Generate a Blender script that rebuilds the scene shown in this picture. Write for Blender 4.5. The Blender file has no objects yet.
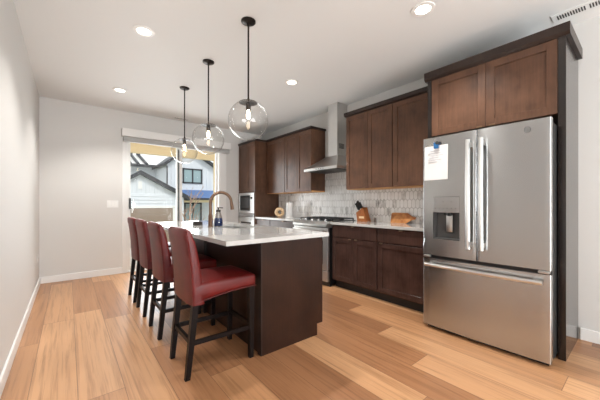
import bpy, bmesh, math, random
from mathutils import Vector, Matrix
random.seed(7)
S = bpy.context.scene
COL = S.collection

# ------------------------------------------------------------------ camera, world, lights, exposure
H = 1.168
cd = bpy.data.cameras.new('camera'); cam = bpy.data.objects.new('camera', cd); COL.objects.link(cam)
cam.location = (0, 0, H)
cam.rotation_euler = (math.radians(90), 0, math.radians(-39.1))
cd.sensor_width = 36; cd.lens = 285 / 600 * 36; cd.shift_y = 4 / 600
cd.clip_start = .02; cd.clip_end = 300
S.camera = cam

W = bpy.data.worlds.new('sky'); S.world = W; W.use_nodes = True
bg = W.node_tree.nodes['Background']
bg.inputs['Color'].default_value = (.93, .97, 1, 1); bg.inputs['Strength'].default_value = 1.35

def add_light(name, kind, loc, rot, energy, color=(1, 1, 1), **kw):
    d = bpy.data.lights.new(name, kind); d.energy = energy; d.color = color
    for k, v in kw.items(): setattr(d, k, v)
    o = bpy.data.objects.new(name, d); COL.objects.link(o); o.location = loc
    o.rotation_euler = [math.radians(a) for a in rot]
    return o
add_light('sun', 'SUN', (0, -10, 20), (42, 0, 12), 1.5, (1, .95, .88), angle=.01)
# added fill lamp behind the camera, standing in for unseen window daylight
add_light('rear_fill_light', 'AREA', (1.55, -3.6, 1.5), (90, 0, 0), 18, (.93, .97, 1), shape='RECTANGLE', size=3.4, size_y=2.3)
# added fill lamp behind the camera, aimed up to brighten the ceiling
add_light('bounce_fill_light', 'AREA', (.9, -3.7, .8), (150, 0, 0), 340, (.93, .975, 1), shape='RECTANGLE', size=3.2, size_y=2.4)
# daylight entering through the sliding door
add_light('door_daylight', 'AREA', (1.6, 6.35, 1.25), (90, 0, 180), 58, (.97, .98, 1), shape='RECTANGLE', size=1.3, size_y=2.0)

S.view_settings.view_transform = 'Standard'; S.view_settings.look = 'None'
S.view_settings.gamma = 1; S.view_settings.use_curve_mapping = False
S.view_settings.exposure = 0.03

# ------------------------------------------------------------------ materials
def sr(r, g, b):
    f = lambda c: (c / 255 / 12.92) if c / 255 <= .04045 else ((c / 255 + .055) / 1.055) ** 2.4
    return (f(r), f(g), f(b), 1)
class N:
    def __init__(s, name):
        s.m = bpy.data.materials.new(name); s.m.use_nodes = True; s.t = s.m.node_tree
        s.b = s.t.nodes['Principled BSDF']; s.out = s.t.nodes['Material Output']
    def n(s, typ, **kw):
        x = s.t.nodes.new(typ)
        for k, v in kw.items(): setattr(x, k, v)
        return x
    def l(s, a, b): s.t.links.new(a, b)
    def math(s, op, a, b=None):
        x = s.n('ShaderNodeMath', operation=op)
        for i, v in enumerate((a, b)):
            if v is None: continue
            if isinstance(v, (int, float)): x.inputs[i].default_value = v
            else: s.l(v, x.inputs[i])
        return x.outputs[0]
    def set(s, **kw):
        for k, v in kw.items(): s.b.inputs[k.replace('_', ' ')].default_value = v
        return s
    def coords(s, scale=(1, 1, 1), rnd=True):
        tc = s.n('ShaderNodeTexCoord'); mp = s.n('ShaderNodeMapping'); mp.inputs['Scale'].default_value = scale
        s.l(tc.outputs['Object'], mp.inputs['Vector'])
        if rnd:
            oi = s.n('ShaderNodeObjectInfo'); mu = s.math('MULTIPLY', oi.outputs['Random'], 37.0)
            s.l(mu, mp.inputs['Location'])
        return mp.outputs['Vector']
    def noise(s, vec, scale, detail=4, rough=.55):
        x = s.n('ShaderNodeTexNoise'); x.inputs['Scale'].default_value = scale
        x.inputs['Detail'].default_value = detail; x.inputs['Roughness'].default_value = rough
        s.l(vec, x.inputs['Vector']); return x.outputs['Fac']
    def ramp(s, fac, stops):
        x = s.n('ShaderNodeValToRGB'); e = x.color_ramp.elements
        while len(e) < len(stops): e.new(.5)
        for i, (p, c) in enumerate(stops): e[i].position = p; e[i].color = c
        s.l(fac, x.inputs['Fac']); return x.outputs['Color']
    def bump(s, h, strength=.2, dist=.01):
        x = s.n('ShaderNodeBump'); x.inputs['Strength'].default_value = strength; x.inputs['Distance'].default_value = dist
        s.l(h, x.inputs['Height']); s.l(x.outputs['Normal'], s.b.inputs['Normal'])

def plain(name, c, rough=.5, metal=0, **kw):
    x = N(name).set(Base_Color=c, Roughness=rough, Metallic=metal, **kw)
    nz = x.noise(x.coords(), 6, 3)
    rr = x.n('ShaderNodeMapRange'); rr.inputs['To Min'].default_value = max(0, rough - .04); rr.inputs['To Max'].default_value = min(1, rough + .04)
    x.l(nz, rr.inputs['Value']); x.l(rr.outputs[0], x.b.inputs['Roughness'])
    return x.m
def paint(name, c, rough=.6, sc=140, st=.12):
    x = N(name).set(Base_Color=c, Roughness=rough)
    x.bump(x.noise(x.coords(rnd=False), sc, 3), st, .002); return x.m
def wood(name, ca, cb, rough=.35, axis='z', fine=26, mott=3.2, coat=.0, spec=.3):
    x = N(name).set(Roughness=rough, Specular_IOR_Level=spec, Coat_Weight=coat, Coat_Roughness=.2)
    k = {'x': (.05, 1, 1), 'y': (1, .05, 1), 'z': (1, 1, .05)}[axis]
    g = x.noise(x.coords(k), fine * 2.2, 5, .6)
    m = x.noise(x.coords((1, 1, .8)), mott * 2, 3)
    f = x.math('ADD', x.math('MULTIPLY', g, .35), x.math('MULTIPLY', m, .65))
    x.l(x.ramp(f, [(.32, ca), (.68, cb)]), x.b.inputs['Base Color'])
    x.bump(g, .05, .002); return x.m
def steel(name, c=(.50, .51, .515, 1), rough=.24, aniso=.85, streak='z'):
    x = N(name).set(Base_Color=c, Metallic=1, Roughness=rough, Anisotropic=aniso, Anisotropic_Rotation=.25)
    t = x.n('ShaderNodeTangent', direction_type='RADIAL', axis='Z'); x.l(t.outputs[0], x.b.inputs['Tangent'])
    return x.m
def clear_glass(name, tint=(1, 1, 1, 1), refl=.9):
    x = N(name); x.t.nodes.remove(x.b)
    tr = x.n('ShaderNodeBsdfTransparent'); tr.inputs['Color'].default_value = tint
    gl = x.n('ShaderNodeBsdfGlossy'); gl.inputs['Roughness'].default_value = .02
    lw = x.n('ShaderNodeLayerWeight'); lw.inputs['Blend'].default_value = .5
    fz_ = x.math('ADD', x.math('MULTIPLY', x.math('POWER', lw.outputs['Facing'], 3.0), .8 * refl), .06 * refl)
    mx = x.n('ShaderNodeMixShader'); x.l(fz_, mx.inputs[0])
    x.l(tr.outputs[0], mx.inputs[1]); x.l(gl.outputs[0], mx.inputs[2]); x.l(mx.outputs[0], x.out.inputs['Surface'])
    return x.m
def glow(name, c, st):
    x = N(name).set(Base_Color=(.9, .9, .9, 1), Emission_Color=c, Emission_Strength=st); return x.m

M = {}
M['wall'] = paint('wall_paint', sr(212, 210, 207))
M['ceiling'] = paint('ceiling_paint', sr(229, 230, 229), .7, 45, .25)
M['trim'] = paint('trim_paint', sr(232, 231, 229), .4, 60, .03)
M['white'] = plain('white_plastic', sr(236, 235, 232), .35)
M['walnut'] = wood('walnut_stain', sr(72, 50, 38), sr(104, 74, 57), .3)
M['walnut_top'] = wood('walnut_crown', sr(40, 31, 28), sr(56, 44, 39), .34)
M['walnut_base'] = wood('walnut_base', sr(54, 38, 33), sr(80, 57, 50), .26)
M['espresso'] = wood('espresso_panel', sr(34, 19, 13), sr(54, 31, 21), .34, spec=.25)
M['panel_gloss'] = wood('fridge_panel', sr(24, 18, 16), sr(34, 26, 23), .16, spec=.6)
M['espresso_dark'] = wood('espresso_trim', sr(34, 26, 24), sr(50, 38, 34), .3)
M['maple'] = wood('maple_underside', sr(196, 140, 82), sr(222, 170, 110), .45, 'y')
M['toe'] = plain('toe_kick_black', sr(24, 20, 19), .5)
M['bronze'] = plain('bronze_pull', sr(128, 104, 82), .35, .9)
M['steel'] = steel('brushed_steel')
M['steel_bright'] = steel('satin_steel', (.66, .66, .65, 1), .3, .3)
M['steel_dark'] = plain('dark_grey_metal', sr(62, 62, 62), .4, .5)
M['side_grey'] = plain('fridge_side_grey', sr(92, 92, 92), .4, .3)
M['black'] = plain('black_enamel', sr(16, 16, 17), .3)
M['blackglass'] = plain('black_glass', sr(14, 14, 16), .08)
M['iron'] = plain('cast_iron', sr(22, 22, 24), .55)
M['box_dark'] = plain('dark_box', sr(44, 38, 36), .75)
M['metal_black'] = plain('dark_bronze_metal', sr(46, 41, 38), .35, .7)
M['faucet'] = plain('brushed_bronze_faucet', sr(104, 78, 60), .36, .6)
M['globe'] = clear_glass('globe_glass', (.985, .985, .98, 1), 1.0)
M['pane'] = clear_glass('window_glass', (.97, .98, .98, 1), .3)
M['bulb'] = glow('bulb_glow', (1, .78, .5, 1), 14)
M['can'] = glow('can_glow', (1, .9, .74, 1), 6)
M['seat_leg'] = wood('stool_leg_espresso', sr(16, 11, 10), sr(27, 18, 16), .4, spec=.15)
def leather():
    x = N('red_leather').set(Roughness=.40, Specular_IOR_Level=.4)
    m = x.noise(x.coords(), 7, 4)
    x.l(x.ramp(m, [(.3, sr(80, 12, 12)), (.7, sr(108, 21, 18))]), x.b.inputs['Base Color'])
    v = x.noise(x.coords(), 160, 3); x.bump(v, .12, .002); return x.m
M['leather'] = leather()
M['piping'] = plain('dark_red_piping', sr(92, 22, 22), .4)
def quartz():
    x = N('white_quartz').set(Roughness=.09, Coat_Weight=.2, Coat_Roughness=.04)
    m = x.noise(x.coords(), 5, 6); s = x.noise(x.coords(), 220, 2)
    f = x.math('ADD', x.math('MULTIPLY', m, .5), x.math('MULTIPLY', s, .5))
    x.l(x.ramp(f, [(.3, sr(184, 183, 181)), (.6, sr(194, 193, 191))]), x.b.inputs['Base Color']); return x.m
M['quartz'] = quartz()
def floor_mat():
    x = N('oak_plank_floor').set(Roughness=.3)
    PW, PL = .235, 1.75
    tc = x.n('ShaderNodeTexCoord'); sp = x.n('ShaderNodeSeparateXYZ'); x.l(tc.outputs['Object'], sp.inputs[0])
    u = x.math('DIVIDE', x.math('ADD', sp.outputs['X'], .425 + PW), PW); row = x.math('FLOOR', u)
    w1 = x.n('ShaderNodeTexWhiteNoise', noise_dimensions='1D'); x.l(row, w1.inputs['W'])
    v = x.math('ADD', x.math('DIVIDE', sp.outputs['Y'], PL), w1.outputs['Value']); colm = x.math('FLOOR', v)
    w2 = x.n('ShaderNodeTexWhiteNoise', noise_dimensions='2D'); cb = x.n('ShaderNodeCombineXYZ'); x.l(row, cb.inputs[0]); x.l(colm, cb.inputs[1])
    x.l(cb.outputs[0], w2.inputs['Vector'])
    rnd = w2.outputs['Value']
    gx = x.math('MULTIPLY', sp.outputs['X'], 1.0); gv = x.n('ShaderNodeCombineXYZ')
    x.l(x.math('ADD', x.math('MULTIPLY', gx, 30), x.math('MULTIPLY', rnd, 90)), gv.inputs[0])
    x.l(x.math('ADD', x.math('MULTIPLY', sp.outputs['Y'], .9), x.math('MULTIPLY', rnd, 50)), gv.inputs[1])
    g = x.n('ShaderNodeTexNoise'); g.inputs['Scale'].default_value = 1.5; g.inputs['Detail'].default_value = 8; g.inputs['Roughness'].default_value = .62; g.inputs['Distortion'].default_value = .35
    x.l(gv.outputs[0], g.inputs['Vector'])
    gb = x.noise(gv.outputs[0], .35, 3)
    base = x.ramp(rnd, [(0, sr(134, 92, 64)), (.3, sr(168, 120, 84)), (.6, sr(190, 142, 102)), (1, sr(210, 163, 121))])
    grain = x.ramp(g.outputs['Fac'], [(.32, (.60, .54, .48, 1)), (.52, (1, 1, 1, 1)), (.75, (1.0, .97, .93, 1))])
    mx = x.n('ShaderNodeMix', data_type='RGBA', blend_type='MULTIPLY'); mx.inputs['Factor'].default_value = .85
    x.l(base, mx.inputs['A']); x.l(grain, mx.inputs['B'])
    big = x.ramp(gb, [(.3, (.78, .74, .70, 1)), (.6, (1, 1, 1, 1))])
    m2 = x.n('ShaderNodeMix', data_type='RGBA', blend_type='MULTIPLY'); m2.inputs['Factor'].default_value = .6
    x.l(mx.outputs['Result'], m2.inputs['A']); x.l(big, m2.inputs['B'])
    def edge(val, wd):
        fr = x.math('FRACT', val); return x.math('LESS_THAN', x.math('MINIMUM', fr, x.math('SUBTRACT', 1.0, fr)), wd)
    e = x.math('MAXIMUM', edge(u, .007), edge(v, .0011))
    m3 = x.n('ShaderNodeMix', data_type='RGBA'); m3.inputs['B'].default_value = sr(92, 64, 45)
    x.l(x.math('MULTIPLY', e, .75), m3.inputs['Factor']); x.l(m2.outputs['Result'], m3.inputs['A'])
    x.l(m3.outputs['Result'], x.b.inputs['Base Color'])
    rr = x.n('ShaderNodeMapRange'); rr.inputs['To Min'].default_value = .27; rr.inputs['To Max'].default_value = .42
    x.l(g.outputs['Fac'], rr.inputs['Value']); x.l(rr.outputs[0], x.b.inputs['Roughness'])
    x.bump(x.math('SUBTRACT', g.outputs['Fac'], e), .08, .003)
    return x.m
M['floor'] = floor_mat()
def tile_mat():
    x = N('marble_picket_tile').set(Roughness=.25)
    at = x.n('ShaderNodeAttribute'); at.attribute_name = 'tone'
    m = x.noise(x.coords((1, 1, .5), rnd=False), 34, 5, .65)
    f = x.math('ADD', x.math('MULTIPLY', at.outputs['Fac'], .55), x.math('SUBTRACT', x.math('MULTIPLY', m, .9), .27))
    x.l(x.ramp(f, [(.12, sr(150, 148, 146)), (.27, sr(212, 211, 209)), (.45, sr(240, 240, 239)), (.8, sr(248, 248, 248))]), x.b.inputs['Base Color'])
    return x.m
M['tile'] = tile_mat()
M['grout'] = plain('grout_grey', sr(150, 148, 145), .8)
M['oak'] = wood('oak_wood', sr(122, 68, 32), sr(166, 100, 52), .4)
M['oak_light'] = wood('light_wood', sr(212, 178, 138), sr(232, 204, 168), .5)
M['acacia'] = wood('acacia_board', sr(150, 84, 40), sr(216, 156, 96), .4, 'y', 22, 9)
M['paper'] = plain('paper_white', sr(226, 225, 224), .7)
M['ink'] = plain('pale_ink', sr(184, 184, 190), .7)
M['blue'] = plain('blue_plastic', sr(40, 104, 160), .35)
M['blue_soap'] = plain('blue_liquid', sr(42, 68, 128), .15)
M['soap_glass'] = clear_glass('bottle_glass', (.66, .65, .64, 1), .9)
M['shade'] = plain('grey_shade_fabric', sr(176, 175, 173), .8)
def siding(name, c, pitch=.4, axis='X'):
    x = N(name).set(Roughness=.6)
    tc = x.n('ShaderNodeTexCoord'); sp = x.n('ShaderNodeSeparateXYZ'); x.l(tc.outputs['Object'], sp.inputs[0])
    fr = x.math('FRACT', x.math('DIVIDE', sp.outputs[axis], pitch))
    e = x.math('LESS_THAN', fr, .10)
    x.set(Base_Color=c); x.bump(e, .6, .02); return x.m
M['siding'] = siding('white_board_siding', sr(216, 220, 226))
M['lap'] = siding('white_lap_siding', sr(214, 218, 224), .22, 'Z')
M['roof_metal'] = plain('pale_metal_roof', sr(236, 234, 230), .4, .2)
M['roof_blue'] = siding('blue_metal_roof', sr(86, 116, 164), .42)
M['fascia'] = plain('charcoal_fascia', sr(52, 53, 58), .5)
M['taupe'] = siding('taupe_garage_panel', sr(146, 128, 114), .45, 'Z')
M['tan'] = paint('tan_soffit', sr(240, 220, 182), .7, 30, .1)
M['winglass'] = plain('house_window_glass', sr(150, 172, 176), .15)  # pale teal puts the sky's reflection into the pane colour
M['bark'] = wood('pale_bark', sr(150, 124, 108), sr(190, 164, 146), .8)
M['concrete'] = paint('patio_concrete', sr(214, 210, 204), .8, 20, .2)
M['grass'] = paint('dry_lawn', sr(150, 148, 110), .9, 60, .5)

# ------------------------------------------------------------------ mesh helpers
def bx(bm, x0, x1, y0, y1, z0, z1, bev=0, seg=2):
    vs = bmesh.ops.create_cube(bm, size=1)['verts']
    for v in vs:
        v.co = Vector(((x0 + x1) / 2 + v.co.x * (x1 - x0), (y0 + y1) / 2 + v.co.y * (y1 - y0), (z0 + z1) / 2 + v.co.z * (z1 - z0)))
    if bev:
        es = list({e for v in vs for e in v.link_edges})
        r = bmesh.ops.bevel(bm, geom=es, offset=bev, segments=seg, profile=.5, affect='EDGES')
        vs = list({v for f in r['faces'] for v in f.verts} | {v for v in vs if v.is_valid})
    return vs
def cyl(bm, p0, p1, r0, r1=None, seg=20, caps=True):
    r1 = r0 if r1 is None else r1
    p0, p1 = Vector(p0), Vector(p1); d = p1 - p0
    m = Matrix.Translation((p0 + p1) / 2) @ d.to_track_quat('Z', 'Y').to_matrix().to_4x4()
    return bmesh.ops.create_cone(bm, cap_ends=caps, segments=seg, radius1=r0, radius2=r1, depth=d.length, matrix=m)['verts']
def tube(bm, pts, r, seg=12):
    pts = [Vector(p) for p in pts]; rs = r if isinstance(r, (list, tuple)) else [r] * len(pts)
    rings = []; up = Vector((0, 0, 1)); nrm = None
    for i, p in enumerate(pts):
        t = (pts[min(i + 1, len(pts) - 1)] - pts[max(i - 1, 0)]).normalized()
        if nrm is None:
            nrm = t.cross(up)
            if nrm.length < .01: nrm = t.cross(Vector((0, 1, 0)))
        nrm = (nrm - t * nrm.dot(t)).normalized(); b = t.cross(nrm)
        rings.append([bm.verts.new(p + (nrm * math.cos(2 * math.pi * k / seg) + b * math.sin(2 * math.pi * k / seg)) * rs[i]) for k in range(seg)])
    for a, c in zip(rings, rings[1:]):
        for k in range(seg): bm.faces.new((a[k], a[(k + 1) % seg], c[(k + 1) % seg], c[k]))
    bm.faces.new(rings[0][::-1]); bm.faces.new(rings[-1])
def lathe(bm, c, prof, seg=32, close=True):
    rings = []
    for r, z in prof:
        rings.append([bm.verts.new((c[0] + r * math.cos(2 * math.pi * k / seg), c[1] + r * math.sin(2 * math.pi * k / seg), c[2] + z)) for k in range(seg)])
    for a, b in zip(rings, rings[1:]):
        for k in range(seg): bm.faces.new((a[k], a[(k + 1) % seg], b[(k + 1) % seg], b[k]))
    if close: bm.faces.new(rings[0][::-1]); bm.faces.new(rings[-1])
def prism(bm, pts, d):
    d = Vector(d); a = [bm.verts.new(p) for p in pts]; b = [bm.verts.new(Vector(p) + d) for p in pts]
    bm.faces.new(a); bm.faces.new(b[::-1]); n = len(a)
    for k in range(n): bm.faces.new((a[k], b[k], b[(k + 1) % n], a[(k + 1) % n]))
def taper(bm, p0, p1, w0, w1):
    """square post from p0 to p1"""
    p0, p1 = Vector(p0), Vector(p1)
    q = [(-1, -1), (1, -1), (1, 1), (-1, 1)]
    a = [bm.verts.new(p0 + Vector((s * w0 / 2, t * w0 / 2, 0))) for s, t in q]
    b = [bm.verts.new(p1 + Vector((s * w1 / 2, t * w1 / 2, 0))) for s, t in q]
    bm.faces.new(a[::-1]); bm.faces.new(b)
    for k in range(4): bm.faces.new((a[k], a[(k + 1) % 4], b[(k + 1) % 4], b[k]))
BM = bmesh.new
def obj(name, bm, m, parent=None, smooth=False, base=None):
    """ONE mesh object. Vertices are given in world space; moved to the parent's (or the base's) frame."""
    root = parent
    off = Vector((0, 0, 0))
    if parent is not None:
        while root.parent: root = root.parent
        off = Vector(root['_o'])
    elif base is not None: off = Vector(base)
    bmesh.ops.translate(bm, verts=bm.verts, vec=-off)
    bmesh.ops.recalc_face_normals(bm, faces=bm.faces)
    me = bpy.data.meshes.new(name); bm.to_mesh(me); bm.free()
    ms = m if isinstance(m, (list, tuple)) else [m]
    for k in ms: me.materials.append(M[k])
    if smooth:
        me.polygons.foreach_set('use_smooth', [True] * len(me.polygons)); 
        me.set_sharp_from_angle(angle=math.radians(38))
    o = bpy.data.objects.new(name, me); COL.objects.link(o)
    if parent is not None: o.parent = parent
    elif base is not None: o.location = base; o['_o'] = base
    return o
ROOTS = []
def tag(o, label, cat, group=None):
    o['label'] = label; o['category'] = cat
    if group: o['group'] = group
    return o
def thing(name, label, cat, loc, group=None):
    o = bpy.data.objects.new(name, None); COL.objects.link(o); o.location = loc; o['_o'] = tuple(loc)
    o.empty_display_size = .1
    return tag(o, label, cat, group)
def struct(name, bm, m, parent=None, smooth=False):
    o = obj(name, bm, m, parent, smooth)
    if parent is None: o['kind'] = 'structure'; o['_o'] = (0, 0, 0)
    return o
def box_obj(name, m, parent, *a, bev=0, smooth=False, base=None):
    bm = BM(); bx(bm, *a, bev=bev); return obj(name, bm, m, parent, smooth, base)
def dup(root, delta, label, group=None):
    r = root.copy(); COL.objects.link(r); r.location = Vector(root.location) + Vector(delta); r['label'] = label
    if group: r['group'] = group
    for ch in list(root.children):
        c = ch.copy(); COL.objects.link(c); c.parent = r
        for g in list(ch.children):
            d = g.copy(); COL.objects.link(d); d.parent = c
    return r

# ------------------------------------------------------------------ room shell
XL, XR, YB, CH = -.33, 3.44, 5.63, 2.74
YF = -4.2
DX0, DX1, DZ = .775, 2.43, 2.37          # sliding door opening in the back wall
bm = BM(); bx(bm, XL - .15, XR + .15, YF, YB + .15, -.12, 0); struct('floor', bm, 'floor')
bm = BM(); bx(bm, XL - .15, XR + .15, YF, YB + .15, CH, CH + .15); struct('ceiling', bm, 'ceiling')
bm = BM(); bx(bm, XL - .15, XL, YF, YB + .15, 0, CH); struct('wall_left', bm, 'wall')
bm = BM(); bx(bm, XR, XR + .15, YF, YB + .15, 0, CH); struct('wall_right', bm, 'wall')
bm = BM()
bx(bm, XL, DX0, YB, YB + .15, 0, CH); bx(bm, DX1, XR, YB, YB + .15, 0, CH); bx(bm, DX0, DX1, YB, YB + .15, DZ, CH)
struct('wall_back', bm, 'wall')
bm = BM(); y_ = YF - .15                     # living room wall behind the camera, with two tall window openings
bx(bm, XL - .15, .1, y_, YF, 0, CH); bx(bm, 1.3, 1.8, y_, YF, 0, CH); bx(bm, 3.0, XR + .15, y_, YF, 0, CH)
bx(bm, .1, 1.3, y_, YF, 2.3, CH); bx(bm, 1.8, 3.0, y_, YF, 2.3, CH); bx(bm, .1, 1.3, y_, YF, 0, .5); bx(bm, 1.8, 3.0, y_, YF, 0, .5)
struct('wall_front', bm, 'wall')
bm = BM(); bx(bm, XL, XL + .014, YF, YB, 0, .10, .003); struct('baseboard_left', bm, 'trim')
bm = BM(); bx(bm, XL + .014, DX0 - .07, YB - .014, YB, 0, .10, .003); bx(bm, DX1 + .14, 2.86, YB - .014, YB, 0, .10, .003); struct('baseboard_back', bm, 'trim')
bm = BM(); bx(bm, XR - .014, XR, YF, .385, 0, .10, .003); struct('baseboard_right', bm, 'trim')
# casing round the sliding door
bm = BM(); bx(bm, DX0 - .07, DX0, YB - .02, YB, 0, DZ, .004); bx(bm, DX1, DX1 + .14, YB - .02, YB, 0, DZ, .004); bx(bm, DX0 - .07, DX1 + .14, YB - .02, YB, DZ, DZ + .08, .004)
struct('trim_1', bm, 'trim')
# sliding door: frame, two sashes with glass
bm = BM(); f = .02
bx(bm, DX0, DX0 + f, YB, YB + .12, .0, DZ); bx(bm, DX1 - f, DX1, YB, YB + .12, .0, DZ)
bx(bm, DX0 + f, DX1 - f, YB, YB + .12, DZ - f, DZ); bx(bm, DX0 + f, DX1 - f, YB, YB + .12, 0, f * .6)
door = struct('door_1', bm, 'white')
def sash(x0, x1, y, nm):
    bm = BM(); w = .05 if nm == 'z' else .055
    bx(bm, x0, x0 + w, y, y + .04, .025, DZ - f, .004); bx(bm, x1 - w, x1, y, y + .04, .025, DZ - f, .004)
    bx(bm, x0 + w, x1 - w, y, y + .04, .025, .11); bx(bm, x0 + w, x1 - w, y, y + .04, DZ - f - .05, DZ - f)
    s = obj('sash', bm, 'white', door)
    bm = BM(); bx(bm, x0 + w, x1 - w, y + .017, y + .022, .11, DZ - f - .05); obj('pane', bm, 'pane', s)
    return s
s1 = sash(DX0 + f - .02, 1.69, YB + .02, 'a'); s2 = sash(1.60, DX1 - f + .02, YB + .07, 'b')
bm = BM(); bx(bm, DX0 + .03, DX0 + .06, YB - .02, YB + .02, 1.08, 1.27, .006); obj('handle', bm, 'black', s1)
bm = BM(); bx(bm, 1.612, 1.634, YB + .012, YB + .02, .11, 2.2); obj('gasket', bm, 'steel_dark', s1)

# window shade cassette above the door
t = thing('window_shade', 'long white valance box with a rolled grey shade above the sliding door', 'window shade', (1.65, YB - .02, 2.2))
bm = BM(); y1 = YB - .022
bx(bm, .69, 2.62, y1 - .115, y1, 2.300, 2.43, .004); obj('valance', bm, 'trim', t)
bm = BM(); bx(bm, .71, 2.60, y1 - .10, y1 - .01, 2.215, 2.298, .01); obj('rolled_shade', bm, 'shade', t, True)

# backsplash: picket tiles along the right wall
def picket(y0, y1, z0, z1, bm):
    lay = bm.verts.layers.float.new('tone') if 'tone' not in bm.verts.layers.float else bm.verts.layers.float['tone']
    w, pitch, tip, g = .055, .108, .022, .0026
    b2 = BM(); l2 = b2.verts.layers.float.new('tone')
    r = 0; z = z0 - .07
    while z < z1 + .05:
        y = y0 - w + (w / 2 if r % 2 else 0)
        while y < y1 + w:
            h = (pitch + tip) / 2 - g; a = w / 2 - g
            pts = [(y, z + h), (y + a, z + h - tip), (y + a, z - h + tip), (y, z - h), (y - a, z - h + tip), (y - a, z + h - tip)]
            R2 = random.random(); tone = random.uniform(.12, .32) if R2 < .10 else random.uniform(.38, 1)
            vs = [b2.verts.new((XR - .008, p[0], p[1])) for p in pts] 
            for v in vs: v[l2] = tone
            b2.faces.new(vs); y += w
        z += pitch; r += 1
    for co, no in (((0, y0, 0), (0, -1, 0)), ((0, y1, 0), (0, 1, 0)), ((0, 0, z0), (0, 0, -1)), ((0, 0, z1), (0, 0, 1))):
        bmesh.ops.bisect_plane(b2, geom=b2.verts[:] + b2.edges[:] + b2.faces[:], plane_co=co, plane_no=no, clear_outer=True)
    me = bpy.data.meshes.new('tmp'); b2.to_mesh(me); b2.free(); bm.from_mesh(me); bpy.data.meshes.remove(me)
t = thing('tile_backsplash', 'white and grey marble picket tile backsplash on the kitchen wall', 'backsplash', (XR, 3.2, .915))
bm = BM(); picket(1.45, 4.93, .917, 1.379, bm); picket(2.775, 3.54, 1.379, 1.72, bm)
r = bmesh.ops.extrude_face_region(bm, geom=bm.faces[:])
bmesh.ops.translate(bm, verts=[v for v in r['geom'] if isinstance(v, bmesh.types.BMVert)], vec=(.005, 0, 0))
obj('tile_field', bm, 'tile', t)
bm = BM(); bx(bm, XR - .0045, XR - .0005, 1.45, 4.93, .917, 1.379); bx(bm, XR - .0045, XR - .0005, 2.775, 3.54, 1.379, 1.72); obj('grout_bed', bm, 'grout', t)

# ------------------------------------------------------------------ cabinets
def shaker(parent, x, y0, y1, z0, z1, m='walnut', w=.06, name='door', g=.0016):
    """shaker door whose face looks to -x at plane x"""
    bm = BM(); y0 += g; y1 -= g; z0 += g; z1 -= g; T = .02
    bx(bm, x, x + T, y0, y0 + w, z0, z1, .0015, 1); bx(bm, x, x + T, y1 - w, y1, z0, z1, .0015, 1)
    bx(bm, x, x + T, y0 + w, y1 - w, z1 - w, z1, .0015, 1); bx(bm, x, x + T, y0 + w, y1 - w, z0, z0 + w, .0015, 1)
    bx(bm, x + .010, x + T, y0 + w, y1 - w, z0 + w, z1 - w)
    return obj(name, bm, m, parent)
def slab(parent, x, y0, y1, z0, z1, m='walnut_base', name='drawer', g=.0016):
    bm = BM(); bx(bm, x, x + .02, y0 + g, y1 - g, z0 + g, z1 - g, .003, 2); return obj(name, bm, m, parent)
def pull(parent, x, yc, z, up=True):
    bm = BM(); L = .045
    bx(bm, x - .012, x + .004, yc - L / 2, yc + L / 2, z - .0025, z + .0015, .0008, 1)
    bx(bm, x - .012, x - .009, yc - L / 2, yc + L / 2, z - .012 if up else z, z if up else z + .012, .0008, 1)
    return obj('pull', bm, 'bronze', parent)

# --- uppers
XU = 3.11; ZU0, ZU1 = 1.379, 2.42
def upper(label, y0, y1, doors):
    t = thing('wall_cabinet', label, 'cabinet', (XR, (y0 + y1) / 2, ZU0), 'upper wall cabinets')
    box_obj('carcass', 'walnut', t, XU + .021, XR - .002, y0 + .001, y1 - .001, ZU0 + .012, ZU1)
    box_obj('underside', 'maple', t, XU + .021, XR - .01, y0 + .001, y1 - .001, ZU0 - .006, ZU0 + .012)
    for a, b, side in doors:
        d = shaker(t, XU, a, b, ZU0, ZU1 - .004, 'walnut')
        pull(d, XU, a + .05 if side < 0 else b - .05, ZU0 + .001, False)
    return t
upper('two-door brown upper cabinet just right of the range hood', 2.021, 2.774, [(2.394, 2.774, -1), (2.021, 2.394, 1)])
upper('single-door brown upper cabinet beside the refrigerator', 1.445, 2.017, [(1.445, 2.013, 1)])
upper('two-door brown upper cabinet just left of the range hood', 3.54, 4.278, [(3.54, 3.91, 1), (3.91, 4.278, -1)])
upper('single-door brown upper cabinet beside the tall oven cabinet', 4.282, 4.905, [(4.286, 4.905, -1)])
def crown(label, y0, y1, xf, z0, z1, ends=(1, 1), prj=.022):
    bm = BM(); ya, yb = y0 - prj * ends[0], y1 + prj * ends[1]
    pr = [(xf - .004, z0), (xf - prj, z0 + (z1 - z0) * .25), (xf - prj, z1), (xf + .02, z1), (xf + .02, z0)]
    prism(bm, [(x, ya, z) for x, z in pr], (0, yb - ya, 0))
    if ends[0]: bx(bm, xf + .02, XR - .002, ya, ya + prj + .015, z0, z1)
    if ends[1]: bx(bm, xf + .02, XR - .002, yb - prj - .015, yb, z0, z1)
    bx(bm, xf + .02, XR - .002, ya + (prj + .015) * ends[0], yb - (prj + .015) * ends[1], z1 - .012, z1)
    return tag(obj('crown_molding', bm, 'walnut_top', None, base=(XR, (y0 + y1) / 2, z0)), label, 'crown molding', 'crown moldings')
crown('dark crown molding over the upper cabinets right of the hood', 1.472, 2.774, XU, ZU1, 2.476, (0, 1))
crown('dark crown molding over the upper cabinets left of the hood', 3.54, 4.905, XU, ZU1, 2.455, (1, 0))

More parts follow.
